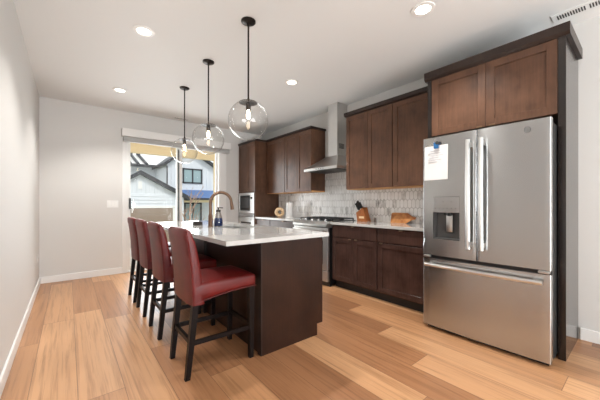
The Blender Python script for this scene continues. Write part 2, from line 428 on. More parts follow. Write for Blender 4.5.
# --- base run
XB = 2.887; ZC0, ZC1 = .882, .915
def base(label, y0, y1, drawers, doors, m='walnut_base', z1=ZC0):
    t = thing('base_cabinet', label, 'cabinet', ((XB + XR) / 2, (y0 + y1) / 2, 0), 'base cabinets along the wall')
    box_obj('carcass', m, t, XB + .021, XR - .002, y0 + .001, y1 - .001, .10, z1 - .001)
    box_obj('toe_kick', 'toe', t, XB + .075, XR - .05, y0 + .002, y1 - .002, .0, .10)
    for a, b, z0, zz in drawers:
        d = slab(t, XB, a, b, z0, zz, m); pull(d, XB, (a + b) / 2, zz - .001)
    for a, b, z0, zz, side in doors:
        d = shaker(t, XB, a, b, z0, zz, m, name='door'); pull(d, XB, a + .05 if side < 0 else b - .05, zz - .001)
    return t
base('dark brown base cabinet with one drawer over two doors beside the range', 2.083, 2.836, [(2.09, 2.832, .712, .872)], [(2.456, 2.832, .115, .704, -1), (2.09, 2.456, .115, .704, 1)])
base('dark brown base cabinet with one drawer over one door beside the refrigerator', 1.445, 2.080, [(1.45, 2.073, .712, .872)], [(1.45, 2.073, .115, .704, 1)])
base('dark base cabinet of drawers just left of the range', 3.607, 4.43, [(3.612, 4.426, .712, .872), (3.612, 4.426, .41, .704), (3.612, 4.426, .115, .402)], [])
base('dark base cabinet of drawers beside the tall oven cabinet', 4.433, 4.928, [(4.437, 4.924, .712, .872), (4.437, 4.924, .41, .704), (4.437, 4.924, .115, .402)], [])
tag(box_obj('countertop', 'quartz', None, XB - .027, XR - .01, 1.445, 2.838, ZC0, ZC1, bev=.003, base=(3.15, 2.14, ZC0)), 'white quartz countertop under the knife block and cutting board', 'countertop', 'white quartz countertops')
tag(box_obj('countertop', 'quartz', None, XB - .027, XR - .01, 3.604, 4.928, ZC0, ZC1, bev=.003, base=(3.15, 4.26, ZC0)), 'white quartz countertop left of the range under the paper towels', 'countertop', 'white quartz countertops')

# --- tall oven cabinet
t = thing('oven_cabinet', 'tall brown cabinet in the back corner holding the built-in microwave', 'cabinet', (3.15, 5.28, 0))
XT = 2.86; TY0, TY1 = 4.93, 5.622
bm = BM()
bx(bm, XT + .021, XR - .002, TY0, TY0 + .02, 0, 2.42); bx(bm, XT + .021, XR - .002, TY1 - .02, TY1, 0, 2.42)
bx(bm, XT + .021, XR - .002, TY0 + .02, TY1 - .02, 1.39, 2.42); bx(bm, XT + .06, XR - .002, TY0 + .02, TY1 - .02, .09, .60); bx(bm, XR - .03, XR - .002, TY0 + .02, TY1 - .02, .6, 1.39)
bx(bm, XT + .001, XT + .021, TY0, TY0 + .03, .1, 1.43); bx(bm, XT + .001, XT + .021, TY1 - .03, TY1, .1, 1.43)
obj('carcass', bm, 'walnut', t)
ym = (TY0 + TY1) / 2
for a, b, s in ((TY0, ym, 1), (ym, TY1, -1)):
    d = shaker(t, XT, a, b, 1.435, 2.416, 'walnut', .055); pull(d, XT, b - .05 if s > 0 else a + .05, 1.436, False)
d = slab(t, XT, TY0 + .03, TY1 - .03, .115, .59, 'walnut'); pull(d, XT, ym, .589)
crown('dark crown molding capping the tall oven cabinet', TY0, TY1, XT, 2.42, 2.458, (1, 0), .018)
t = thing('microwave', 'stainless built-in microwave with dark glass door in the tall cabinet', 'microwave', (3.1, ym, .985))
a, b = TY0 + .034, TY1 - .034
bm = BM(); bx(bm, XT + .03, XT + .45, a + .02, b - .02, 1.0, 1.38); obj('body', bm, 'steel_dark', t)
bm = BM(); x = XT - .012
bx(bm, x, x + .035, a, a + .04, .985, 1.395, .003); bx(bm, x, x + .035, b - .04, b, .985, 1.395, .003)
bx(bm, x, x + .035, a + .04, b - .04, 1.345, 1.395, .003); bx(bm, x, x + .035, a + .04, b - .04, .985, 1.03, .003); obj('trim_frame', bm, 'steel_bright', t)
d = box_obj('door', 'blackglass', t, XT - .004, XT + .03, a + .16, b - .042, 1.033, 1.342, bev=.003)
bm = BM(); bx(bm, XT - .0065, XT - .004, a + .21, b - .09, 1.09, 1.29, .001); obj('window', bm, 'steel_dark', d)
bm = BM(); bx(bm, XT - .004, XT + .03, a + .042, a + .157, 1.033, 1.342, .002)
cp = obj('control_panel', bm, 'steel_bright', t)
bm = BM(); bx(bm, XT - .006, XT - .004, a + .06, a + .14, 1.27, 1.31); obj('display', bm, 'blackglass', cp)
t = thing('wall_oven', 'stainless wall oven below the microwave in the tall cabinet', 'oven', (3.1, ym, .60))
bm = BM(); bx(bm, XT + .03, XT + .5, a + .02, b - .02, .62, .97); obj('body', bm, 'steel_dark', t)
d = box_obj('door', 'steel_bright', t, XT - .012, XT + .03, a, b, .605, .90, bev=.004)
bm = BM(); bx(bm, XT - .015, XT - .012, a + .1, b - .1, .66, .80); obj('window', bm, 'blackglass', d)
bm = BM(); tube(bm, [(XT - .05, a + .06, .86), (XT - .05, b - .06, .86)], .01); 
for yy in (a + .08, b - .08): tube(bm, [(XT - .05, yy, .86), (XT - .01, yy, .86)], .007, 8)
obj('handle', bm, 'steel_bright', d, True)
box_obj('control_panel', 'steel', t, XT - .012, XT + .03, a, b, .905, .98, bev=.003)

# --- refrigerator enclosure
t = thing('refrigerator_cabinet', 'tall dark brown cabinet surrounding the refrigerator with two doors above it', 'cabinet', (3.15, .92, 0))
XE = 2.86
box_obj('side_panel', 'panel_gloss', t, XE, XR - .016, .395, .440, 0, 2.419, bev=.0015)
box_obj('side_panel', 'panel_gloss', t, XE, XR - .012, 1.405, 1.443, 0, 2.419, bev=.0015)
box_obj('carcass', 'walnut', t, XE + .022, XR - .002, .442, 1.403, 1.86, 2.419)
for a, b, s in ((.442, .919, 1), (.919, 1.403, -1)):
    d = shaker(t, XE, a, b, 1.85, 2.419, 'walnut', .065); pull(d, XE, b - .05 if s > 0 else a + .05, 1.852, False)
crown('dark crown molding wrapping the top of the refrigerator cabinet', .395, 1.443, XE, 2.42, 2.505, (1, 1), .025)

# --- refrigerator
t = thing('refrigerator', 'stainless steel french door refrigerator with freezer drawer and water dispenser', 'refrigerator', (3.0, .90, 0))
FX, FY0, FY1 = 2.628, .442, 1.374
FC = (FY0 + FY1) / 2
def front(y0, y1, z0, z1, hole=None, name='door', bow=.010):
    """door skin bowed slightly over the whole width of the fridge, with optional rectangular hole"""
    ys = [y0 + (y1 - y0) * k / 14 for k in range(15)]; zs = [z0, z1]
    if hole: ys += [hole[0], hole[1]]; zs += [hole[2], hole[3]]
    ys = sorted(set(ys)); zs = sorted(set(zs))
    X = lambda y: FX + bow * ((y - FC) / (FY1 - FC)) ** 2
    bm = BM(); g = {}
    for i, y in enumerate(ys):
        for j, z in enumerate(zs): g[i, j] = bm.verts.new((X(y), y, z))
    for i in range(len(ys) - 1):
        for j in range(len(zs) - 1):
            if hole and ys[i] >= hole[0] - 1e-6 and ys[i + 1] <= hole[1] + 1e-6 and zs[j] >= hole[2] - 1e-6 and zs[j + 1] <= hole[3] + 1e-6: continue
            bm.faces.new((g[i, j], g[i + 1, j], g[i + 1, j + 1], g[i, j + 1]))
    r = bmesh.ops.extrude_face_region(bm, geom=bm.faces[:])
    for v in r['geom']:
        if isinstance(v, bmesh.types.BMVert): v.co.x = FX + .075
    be = [e for e in bm.edges if e.calc_length() > .2 and abs(e.verts[0].co.y - e.verts[1].co.y) < 1e-5 and min(abs(e.verts[0].co.y - y0), abs(e.verts[0].co.y - y1)) < 1e-5 and e.verts[0].co.x < FX + .05]
    bmesh.ops.bevel(bm, geom=be, offset=.008, segments=3, profile=.5, affect='EDGES')
    return obj(name, bm, 'steel', t, True)
ZS = .694
box_obj('body', 'steel_dark', t, FX + .078, 3.36, FY0 + .006, FY1 - .006, .03, 1.765, bev=.004)
HL = (1.044, 1.277, .845, 1.233)
dl = front(.914, FY1, ZS, 1.785, HL); dr = front(FY0, .909, ZS, 1.785)
fz = front(FY0, FY1, .035, .664, name='freezer_drawer')
box_obj('gasket_gap', 'black', t, FX + .02, FX + .077, FY0 + .01, FY1 - .01, .666, .692)
bm = BM(); bx(bm, FX + .06, FX + .3, FY0 + .02, FY1 - .02, .0, .03); obj('kick_plate', bm, 'black', t)
def vhandle(par, y):
    bm = BM(); n = 16; z0, z1 = .79, 1.705; v = []
    for k in range(n + 1):
        f_ = k / n; z = z0 + (z1 - z0) * f_; x = FX - .058 - .010 * math.sin(math.pi * f_)
        v.append([bm.verts.new((x + a_, y + b_, z)) for a_, b_ in ((0, -.012), (-.006, 0), (0, .014), (.014, .017), (.022, .014), (.022, -.014), (.014, -.017))])
    for p, q in zip(v, v[1:]):
        for k in range(7): bm.faces.new((p[k], p[(k + 1) % 7], q[(k + 1) % 7], q[k]))
    bm.faces.new(v[0]); bm.faces.new(v[-1][::-1])
    for zz in (.83, 1.665): bx(bm, FX - .045, FX + .004, y - .012, y + .012, zz - .02, zz + .02)
    return obj('handle', bm, 'steel_bright', par, True)
vhandle(dl, .962); vhandle(dr, .864)
bm = BM(); n = 20; v = []
for k in range(n + 1):
    f_ = k / n; y = .482 + (1.332 - .482) * f_; x = FX - .048 - .016 * math.sin(math.pi * f_)
    v.append([bm.verts.new((x + a_, y, .61 + b_)) for a_, b_ in ((0, -.014), (-.006, 0), (0, .014), (.014, .018), (.022, .014), (.022, -.014), (.014, -.018))])
for p, q in zip(v, v[1:]):
    for k in range(7): bm.faces.new((p[k], p[(k + 1) % 7], q[(k + 1) % 7], q[k]))
bm.faces.new(v[0]); bm.faces.new(v[-1][::-1])
for yy in (.52, 1.294): bx(bm, FX - .04, FX + .006, yy - .02, yy + .02, .598, .622)
obj('handle', bm, 'steel_bright', fz, True)
for yy in (FY0 + .04, FY1 - .04):
    bm = BM(); bx(bm, FX - .004, FX + .05, yy - .032, yy + .032, .670, .690, .006); obj('hinge_cap', bm, 'steel_bright', t, True)
bm = BM(); a, b, z0, z1 = HL; k = .002
bx(bm, FX + .003, FX + .02, a + k, b - k, 1.09, z1 - k, .002); dp = obj('dispenser_panel', bm, 'steel', t)
bm = BM(); bx(bm, FX + .066, FX + .072, a, b, z0, 1.09); bx(bm, FX + .012, FX + .07, a + k, a + .006, z0, 1.09); bx(bm, FX + .012, FX + .07, b - .006, b - k, z0, 1.09)
bx(bm, FX + .008, FX + .07, a + k, b - k, z0 + k, z0 + .012); obj('dispenser_recess', bm, 'side_grey', dl)
bm = BM(); yc = (a + b) / 2 - .02
bx(bm, FX + .025, FX + .04, yc - .028, yc + .028, .915, 1.065, .005); obj('paddle', bm, 'steel_bright', dl, True)
bm = BM(); cyl(bm, (FX + .035, yc, 1.06), (FX + .035, yc, 1.095), .02); cyl(bm, (FX + .03, yc + .04, 1.07), (FX + .03, yc + .04, 1.095), .012); obj('nozzle', bm, 'black', dl, True)
for i in range(6):
    for j in range(2):
        if (i + j) % 2 == 0 or j == 0: box_obj('button', 'side_grey', dp, FX + .0015, FX + .004, a + .03 + i * .035, a + .04 + i * .035, 1.125 + j * .06, 1.129 + j * .06)
# round maker's emblem on the right door
bm = BM(); ec = Vector((FX + .0015, .575, 1.718)); R_ = .019
tube(bm, [ec + Vector((0, R_ * math.cos(q), R_ * math.sin(q))) for q in [2 * math.pi * k / 32 for k in range(33)]], .0018, 6)
for s in (-1, 1):
    tube(bm, [ec + Vector((0, s * .006 + .005 * math.cos(q), .007 * math.sin(q))) for q in [math.pi * 2 * k / 16 * .85 for k in range(17)]], .0012, 5)
obj('emblem', bm, 'side_grey', dr, True)

# paper with magnet on the fridge door
t = thing('paper_sheet', 'white sheet of paper pinned to the left refrigerator door', 'paper', (FX + .006, 1.255, 1.40))
bm = BM(); n = 8; v = []
for k in range(n + 1):
    f_ = k / n; z = 1.705 - .315 * f_; lift = .005 + .014 * max(0, f_ - .6) ** 1.5
    v.append([bm.verts.new((FX - lift + .009 * ((y - FC) / .455) ** 2, y, z)) for y in (1.140, 1.2, 1.26, 1.32, 1.358)])
for p, q in zip(v, v[1:]):
    for j in range(4): bm.faces.new((p[j], p[j + 1], q[j + 1], q[j]))
r = bmesh.ops.extrude_face_region(bm, geom=bm.faces[:]); bmesh.ops.translate(bm, verts=[q for q in r['geom'] if isinstance(q, bmesh.types.BMVert)], vec=(.0006, 0, 0))
ps = obj('sheet', bm, 'paper', t)
bm = BM()
for k, (ya, yb) in enumerate(((1.19, 1.31), (1.2, 1.32), (1.18, 1.30), (1.22, 1.31), (1.2, 1.32), (1.24, 1.32))):
    z = 1.655 - k * .02; bx(bm, FX - .0036 + .006 * .2, FX - .0025 + .006, ya, yb, z, z + .004)
obj('faint_lines', bm, 'ink', t)
bm = BM(); bx(bm, FX - .022, FX - .0045, 1.218, 1.262, 1.675, 1.735, .006); mg = obj('magnet_clip', bm, 'blue', None, True, base=(FX - .004, 1.24, 1.70)); tag(mg, 'small blue magnet clip holding the paper on the refrigerator', 'magnet')
bm = BM(); cyl(bm, (FX - .024, 1.228, 1.725), (FX - .008, 1.228, 1.725), .016); obj('clip_knob', bm, 'steel_dark', mg, True)

# ------------------------------------------------------------------ range and hood
RY0, RY1 = 2.843, 3.599
RX = 2.80
t = thing('gas_range', 'stainless gas range with black cast iron grates between the base cabinets', 'range', (3.1, 3.22, 0))
box_obj('body', 'black', t, RX + .045, 3.40, RY0 + .003, RY1 - .003, .03, .905)
od = box_obj('oven_door', 'steel_bright', t, RX, RX + .044, RY0, RY1, .235, .828, bev=.005)
bm = BM(); bx(bm, RX - .003, RX + .0005, RY0 + .09, RY1 - .09, .32, .65, .002); obj('window', bm, 'blackglass', od)
bm = BM(); zz = .79
tube(bm, [(RX - .045 - .012 * math.sin(math.pi * k / 12), RY0 + .04 + (RY1 - RY0 - .08) * k / 12, zz) for k in range(13)], .012)
for yy in (RY0 + .06, RY1 - .06): tube(bm, [(RX - .047, yy, zz), (RX + .003, yy, zz)], .009, 8)
obj('handle', bm, 'steel_bright', od, True)
bd = box_obj('bottom_drawer', 'steel_bright', t, RX + .003, RX + .044, RY0, RY1, .075, .225, bev=.005)
box_obj('kick_plate', 'black', t, RX + .06, RX + .1, RY0 + .01, RY1 - .01, 0, .07)
bm = BM(); prism(bm, [(RX + .004, RY0, .834), (RX - .022, RY0, .845), (RX - .022, RY0, .875), (RX + .02, RY0, .920), (RX + .10, RY0, .922), (RX + .10, RY0, .834)], (0, RY1 - RY0, 0))
cp = obj('control_panel', bm, 'steel_bright', t)
for k in range(5):
    yy = RY0 + .09 + k * (RY1 - RY0 - .18) / 4
    p = Vector((RX + .058, yy, .920)); d = Vector((-.12, 0, .99)).normalized()
    bm = BM(); cyl(bm, p, p + d * .006, .02); cyl(bm, p + d * .006, p + d * .030, .015, .013); obj('knob', bm, 'steel', t, True)
box_obj('cooktop', 'black', t, RX + .101, XR - .03, RY0 + .001, RY1 - .001, .906, .922, bev=.004)
for cx_, cy_, r_ in ((2.99, 3.0, .045), (2.99, 3.44, .05), (3.27, 3.0, .04), (3.27, 3.44, .04), (3.13, 3.22, .055)):
    bm = BM(); lathe(bm, (cx_, cy_, .921), [(r_, 0), (r_, .008), (r_ * .7, .012), (r_ * .7, .02), (r_ * .65, .024), (.004, .024)], 24); obj('burner', bm, 'iron', t, True)
for k in range(3):
    a = RY0 + .02 + k * .2405; b = a + .235; bm = BM(); z0, z1 = .944, .958; xa, xb = 2.925, 3.385; w = .011
    bx(bm, xa, xa + w, a, b, z0, z1, .002); bx(bm, xb - w, xb, a, b, z0, z1, .002); bx(bm, xa, xb, a, a + w, z0, z1, .002); bx(bm, xa, xb, b - w, b, z0, z1, .002)
    m_ = (a + b) / 2; bx(bm, xa, xb, m_ - w / 2, m_ + w / 2, z0, z1, .002)
    for q in (.2, .4, .6, .8): bx(bm, xa + (xb - xa) * q - w / 2, xa + (xb - xa) * q + w / 2, a, b, z0, z1, .002)
    for px_ in (xa, xb - w):
        for py_ in (a, b - w): bx(bm, px_, px_ + w, py_, py_ + w, .921, z0)
    obj('grate', bm, 'iron', t)
# hood
t = thing('range_hood', 'stainless pyramid range hood with tall chimney above the gas range', 'range hood', (3.2, 3.16, 1.68))
HX, HY0, HY1, HZ = 2.945, 2.795, 3.525, 1.685
cx0, cy0, cy1 = 3.205, 3.035, 3.235
bm = BM()
lo = [(HX, HY0), (XR - .01, HY0), (XR - .01, HY1), (HX, HY1)]; hi = [(cx0 - .01, cy0 - .02), (XR - .01, cy0 - .02), (XR - .01, cy1 + .02), (cx0 - .01, cy1 + .02)]
rs = []
for z, q in ((HZ, lo), (HZ + .035, lo), (HZ + .235, hi)): rs.append([bm.verts.new((x, y, z)) for x, y in q])
for p, q in zip(rs, rs[1:]):
    for k in range(4): bm.faces.new((p[k], p[(k + 1) % 4], q[(k + 1) % 4], q[k]))
bm.faces.new(rs[0][::-1]); bm.faces.new(rs[-1]); obj('canopy', bm, 'steel_bright', t)
ch = box_obj('chimney', 'steel_bright', t, cx0, XR - .01, cy0, cy1, HZ + .235, CH - .002)
bm = BM()
for k in range(5): bx(bm, cx0 + .04, cx0 + .15, cy0 - .003, cy0 + .001, 2.03 + k * .016, 2.04 + k * .016)
obj('vent_slots', bm, 'steel_dark', ch)
bm = BM()
for a, b in ((HY0 + .04, 3.155), (3.165, HY1 - .04)): bx(bm, HX + .04, XR - .06, a, b, HZ - .008, HZ + .002)
obj('filter', bm, 'steel_dark', t)
for k in range(4):
    bm = BM(); cyl(bm, (HX - .004, 3.08 + k * .05, HZ + .018), (HX + .002, 3.08 + k * .05, HZ + .018), .007, seg=12); obj('button', bm, 'steel_dark', t)

# ------------------------------------------------------------------ island
IX0, IX1, IY0, IY1 = 1.156, 1.79, 1.88, 4.24
t = thing('kitchen_island', 'dark espresso kitchen island base with plain end panel on the wood floor', 'kitchen island', (1.45, 3.06, 0))
bm = BM(); bx(bm, IX0 + .02, IX1 - .022, IY0 + .02, IY1 - .02, .10, .60); bx(bm, IX0 + .02, IX0 + .06, IY0 + .02, IY1 - .02, .60, .88); bx(bm, IX0 + .06, IX1 - .022, IY0 + .02, 2.60, .60, .88); bx(bm, IX0 + .06, IX1 - .022, 3.50, IY1 - .02, .60, .88)
obj('carcass', bm, 'espresso', t)
def endpan(y0, y1):
    bm = BM(); prism(bm, [(IX0, y0, 0), (IX1 - .065, y0, 0), (IX1 - .065, y0, .10), (IX1, y0, .10), (IX1, y0, .88), (IX0, y0, .88)], (0, y1 - y0, 0)); return obj('end_panel', bm, 'espresso', t)
endpan(IY0, IY0 + .019); endpan(IY1 - .019, IY1)
box_obj('back_panel', 'espresso', t, IX0 + .002, IX0 + .0195, IY0 + .0195, IY1 - .0195, 0, .88)
box_obj('batten', 'espresso_dark', t, IX0 - .03, IX0 + .001, 3.01, 3.06, 0, .88)
box_obj('corner_stile', 'espresso_dark', t, IX0 - .012, IX0 + .001, IY0, IY0 + .05, 0, .88)
box_obj('toe_kick', 'toe', t, IX1 - .09, IX1 - .07, IY0 + .02, IY1 - .02, 0, .10)
def shaker_r(y0, y1, z0, z1):
    bm = BM(); w = .06; x = IX1; g = .0016; y0 += g; y1 -= g
    bx(bm, x - .02, x, y0, y0 + w, z0, z1); bx(bm, x - .02, x, y1 - w, y1, z0, z1); bx(bm, x - .02, x, y0 + w, y1 - w, z1 - w, z1); bx(bm, x - .02, x, y0 + w, y1 - w, z0, z0 + w); bx(bm, x - .02, x - .01, y0 + w, y1 - w, z0 + w, z1 - w)
    return obj('door', bm, 'espresso', t)
for k in range(5):
    a = IY0 + .021 + k * .4636; d = shaker_r(a, a + .4636, .115, .70)
    bm = BM(); bx(bm, IX1 - .004, IX1 + .012, a + .04, a + .085, .697, .702); bx(bm, IX1 + .009, IX1 + .012, a + .04, a + .085, .688, .702); obj('pull', bm, 'bronze', d)
    bm = BM(); bx(bm, IX1 - .02, IX1, a + .0016, a + .462, .708, .872, .003); d = obj('drawer', bm, 'espresso', t)
    bm = BM(); bx(bm, IX1 - .004, IX1 + .012, a + .21, a + .255, .869, .874); bx(bm, IX1 + .009, IX1 + .012, a + .21, a + .255, .860, .874); obj('pull', bm, 'bronze', d)
# countertop with sink cut-out
SX0, SX1, SY0, SY1 = 1.30, 1.66, 2.70, 3.40
CX0, CX1, CY0, CY1 = .825, 1.795, 1.803, 4.315
bm = BM()
xs = [CX0, SX0, SX1, CX1]; ys = [CY0, SY0, SY1, CY1]
g = {(i, j): bm.verts.new((xs[i], ys[j], .882)) for i in range(4) for j in range(4)}
for i in range(3):
    for j in range(3):
        if (i, j) != (1, 1): bm.faces.new((g[i, j], g[i + 1, j], g[i + 1, j + 1], g[i, j + 1]))
r = bmesh.ops.extrude_face_region(bm, geom=bm.faces[:]); bmesh.ops.translate(bm, verts=[q for q in r['geom'] if isinstance(q, bmesh.types.BMVert)], vec=(0, 0, .033))
tag(obj('island_countertop', bm, 'quartz', None, base=(1.3, 3.06, .882)), 'long glossy white quartz countertop on the kitchen island', 'countertop')
t = thing('kitchen_sink', 'stainless undermount sink set into the island countertop', 'sink', (1.48, 3.05, .66))
bm = BM(); a = .0015
bx(bm, SX0 + a, SX1 - a, SY0 + a, SY1 - a, .66, .665); bx(bm, SX0 + a, SX0 + .006, SY0 + a, SY1 - a, .665, .88); bx(bm, SX1 - .006, SX1 - a, SY0 + a, SY1 - a, .665, .88)
bx(bm, SX0 + .006, SX1 - .006, SY0 + a, SY0 + .006, .665, .88); bx(bm, SX0 + .006, SX1 - .006, SY1 - .006, SY1 - a, .665, .88)
bx(bm, SX0 + .006, SX1 - .006, 3.04, 3.06, .665, .86); obj('basin', bm, 'steel_bright', t)
for yy in (2.87, 3.23):
    bm = BM(); lathe(bm, (1.48, yy, .665), [(.045, 0), (.045, .003), (.03, .003), (.02, .001), (.002, .001)], 20); obj('drain', bm, 'steel_dark', t)
# faucet
t = thing('kitchen_faucet', 'tall bronze gooseneck faucet on the island counter beside the sink', 'faucet', (1.215, 3.06, .915))
fx, fy = 1.215, 3.06
bm = BM(); lathe(bm, (fx, fy, .915), [(.030, 0), (.030, .006), (.024, .010), (.024, .125), (.020, .135), (.0165, .14), (.0165, .15)], 24); obj('base', bm, 'faucet', t, True)
bm = BM(); pts = [(fx, fy, 1.05), (fx, fy, 1.185)]
RA = .112; dx, dy = math.cos(math.radians(-20)), math.sin(math.radians(-20))
for k in range(1, 15):
    q = math.pi * k / 15 * 1.06; o_ = RA - RA * math.cos(q); pts.append((fx + dx * o_, fy + dy * o_, 1.185 + RA * 1.0 * math.sin(q)))
tube(bm, pts, .0165, 14); obj('spout', bm, 'faucet', t, True)
e = Vector(pts[-1]); d = (e - Vector(pts[-2])).normalized()
bm = BM(); tube(bm, [e - d * .004, e + d * .05, e + d * .085], [.017, .019, .021], 16); obj('spray_head', bm, 'faucet', t, True)
bm = BM(); tube(bm, [(fx, fy - .02, 1.0), (fx, fy - .05, 1.0)], .012, 12); tube(bm, [(fx, fy - .045, 1.0), (fx - .02, fy - .05, 1.075)], .006, 8); obj('lever', bm, 'faucet', t, True)
# soap bottle
t = thing('soap_bottle', 'clear glass soap bottle half full of blue liquid beside the faucet', 'soap bottle', (1.318, 3.09, .915))
c = (1.318, 3.09, .915)
bm = BM(); lathe(bm, c, [(.048, 0), (.052, .006), (.049, .06), (.039, .12), (.029, .15), (.026, .165)], 24); obj('bottle', bm, 'soap_glass', t, True)
bm = BM(); lathe(bm, c, [(.046, .004), (.0495, .01), (.0465, .06), (.042, .095)], 24); obj('liquid', bm, 'blue_soap', t, True)
bm = BM(); lathe(bm, c, [(.026, .165), (.027, .168), (.026, .187), (.008, .187), (.008, .205), (.012, .207), (.012, .216)], 20)
tube(bm, [(c[0], c[1], c[2] + .211), (c[0] + .05, c[1] - .01, c[2] + .209)], .005, 8); obj('pump', bm, 'metal_black', t, True)
# small dark box
t = thing('small_box', 'small dark box near the far end of the island counter', 'box', (1.20, 3.42, .915))
bm = BM(); bx(bm, 1.155, 1.245, 3.375, 3.465, .915, .955, .003); obj('box_body', bm, 'box_dark', t)
bm = BM(); bx(bm, 1.163, 1.237, 3.383, 3.457, .955, .959, .001); obj('lid', bm, 'box_dark', t)

# ------------------------------------------------------------------ counter items
def at_rot(t, ang): t.rotation_euler = (0, 0, ang)
kb = thing('knife_block', 'slanted brown wooden knife block on the counter beside the range', 'knife block', (3.33, 2.63, .915))
o = Vector((3.33, 2.63, .915))
prof = [(-.075, 0), (.05, 0), (.085, .0), (.085, .02), (.02, .215), (-.085, .155)]     # in y' (towards +y) / z: leans to +y
bm = BM(); prism(bm, [(o.x - .05, o.y - p * .8 + 0, o.z + z) for p, z in [(.11, 0), (-.10, 0), (-.125, .125), (.03, .205)]], (.10, 0, 0))
obj('block', bm, 'oak', kb)
bm = BM(); bx(bm, o.x - .0525, o.x - .0502, o.y - .045, o.y + .045, o.z + .045, o.z + .075); obj('emblem_plate', bm, 'oak_light', kb)
ax = Vector((0, .542, .84)).normalized(); sd = Vector((0, .84, -.542)).normalized()
topc = Vector((o.x, o.y + .045, o.z + .163))
k = 0
for i in (-1, 0, 1):
    for j in (-1, 1):
        s = topc + Vector((i * .03, 0, 0)) + sd * (j * .02)
        kt = thing('knife', 'black-handled knife standing in the wooden knife block', 'knife', tuple(s), 'knives in the knife block')
        L = .125 + .012 * ((i + j) % 3)
        bm = BM(); tube(bm, [s + ax * .012, s + ax * .03, s + ax * (L * .6), s + ax * L], [.009, .0105, .0095, .0115], 10); obj('handle', bm, 'black', kt, True)
        bm = BM(); tube(bm, [s + ax * .001, s + ax * .013], .0085, 10); obj('bolster', bm, 'steel_bright', kt, True)
# cutting board leaning on the backsplash: outline in (y, z)
t = thing('cutting_board', 'light brown wooden cutting board with pointed handle leaning on the backsplash', 'cutting board', (3.39, 2.02, .915))
out = [(2.215, .0), (1.985, .0), (1.93, .035), (1.90, .052), (1.875, .054), (1.862, .066), (1.868, .080), (1.89, .084), (1.93, .096), (1.985, .135), (2.20, .135), (2.215, .125)]
lean = lambda z: 3.385 + z * .22
bm = BM(); prism(bm, [(lean(z) - .014, y, .9165 + z * .98) for y, z in out], (.016, 0, .003)); obj('board', bm, 'acacia', t)
bm = BM(); tube(bm, [(lean(.068) - .0155, 1.882 + .008 * math.cos(q),   .9165 + .066 + .008 * math.sin(q)) for q in [2 * math.pi * k / 16 for k in range(17)]], .002, 6); obj('hang_ring', bm, 'oak', t, True)
# small shaker
t = thing('salt_shaker', 'small grey glass shaker on the counter between knife block and cutting board', 'shaker', (3.39, 2.47, .915))
c = (3.39, 2.475, .915)
bm = BM(); lathe(bm, c, [(.019, 0), (.02, .004), (.018, .045), (.016, .055)], 20); obj('jar', bm, 'soap_glass', t, True)
bm = BM(); lathe(bm, c, [(.017, .055), (.0175, .068), (.012, .073), (.003, .074)], 20); obj('cap', bm, 'steel_bright', t, True)
# paper towels and wooden ring
t = thing('paper_towel_roll', 'white paper towel roll standing on the counter by the range', 'paper towel', (3.2, 4.25, .915))
c = (3.2, 4.25, .915)
bm = BM(); lathe(bm, c, [(.075, 0), (.075, .012), (.07, .014)], 28); obj('stand', bm, 'white', t, True)
bm = BM(); lathe(bm, c, [(.058, .0145), (.06, .018), (.06, .27), (.058, .274), (.022, .274), (.02, .27), (.02, .2)], 32); obj('roll', bm, 'paper', t, True)
bm = BM(); lathe(bm, c, [(.008, .2), (.008, .29), (.012, .292), (.012, .30)], 12); obj('rod', bm, 'steel_bright', t, True)
bm = BM(); rc = Vector((3.15, 4.50, .915 + .094)); nu = Vector((.70, -.70, 0)).normalized(); pts = []
for k in range(41):
    q = 2 * math.pi * k / 40; pts.append(rc + nu * (.063 * math.cos(q)) + Vector((0, 0, .063 * math.sin(q))))
tube(bm, pts, .032, 14); o = obj('wooden_ring', bm, 'oak_light', None, True, base=(3.15, 4.50, .915)); tag(o, 'round pale wooden ring ornament standing beside the paper towels', 'ornament')

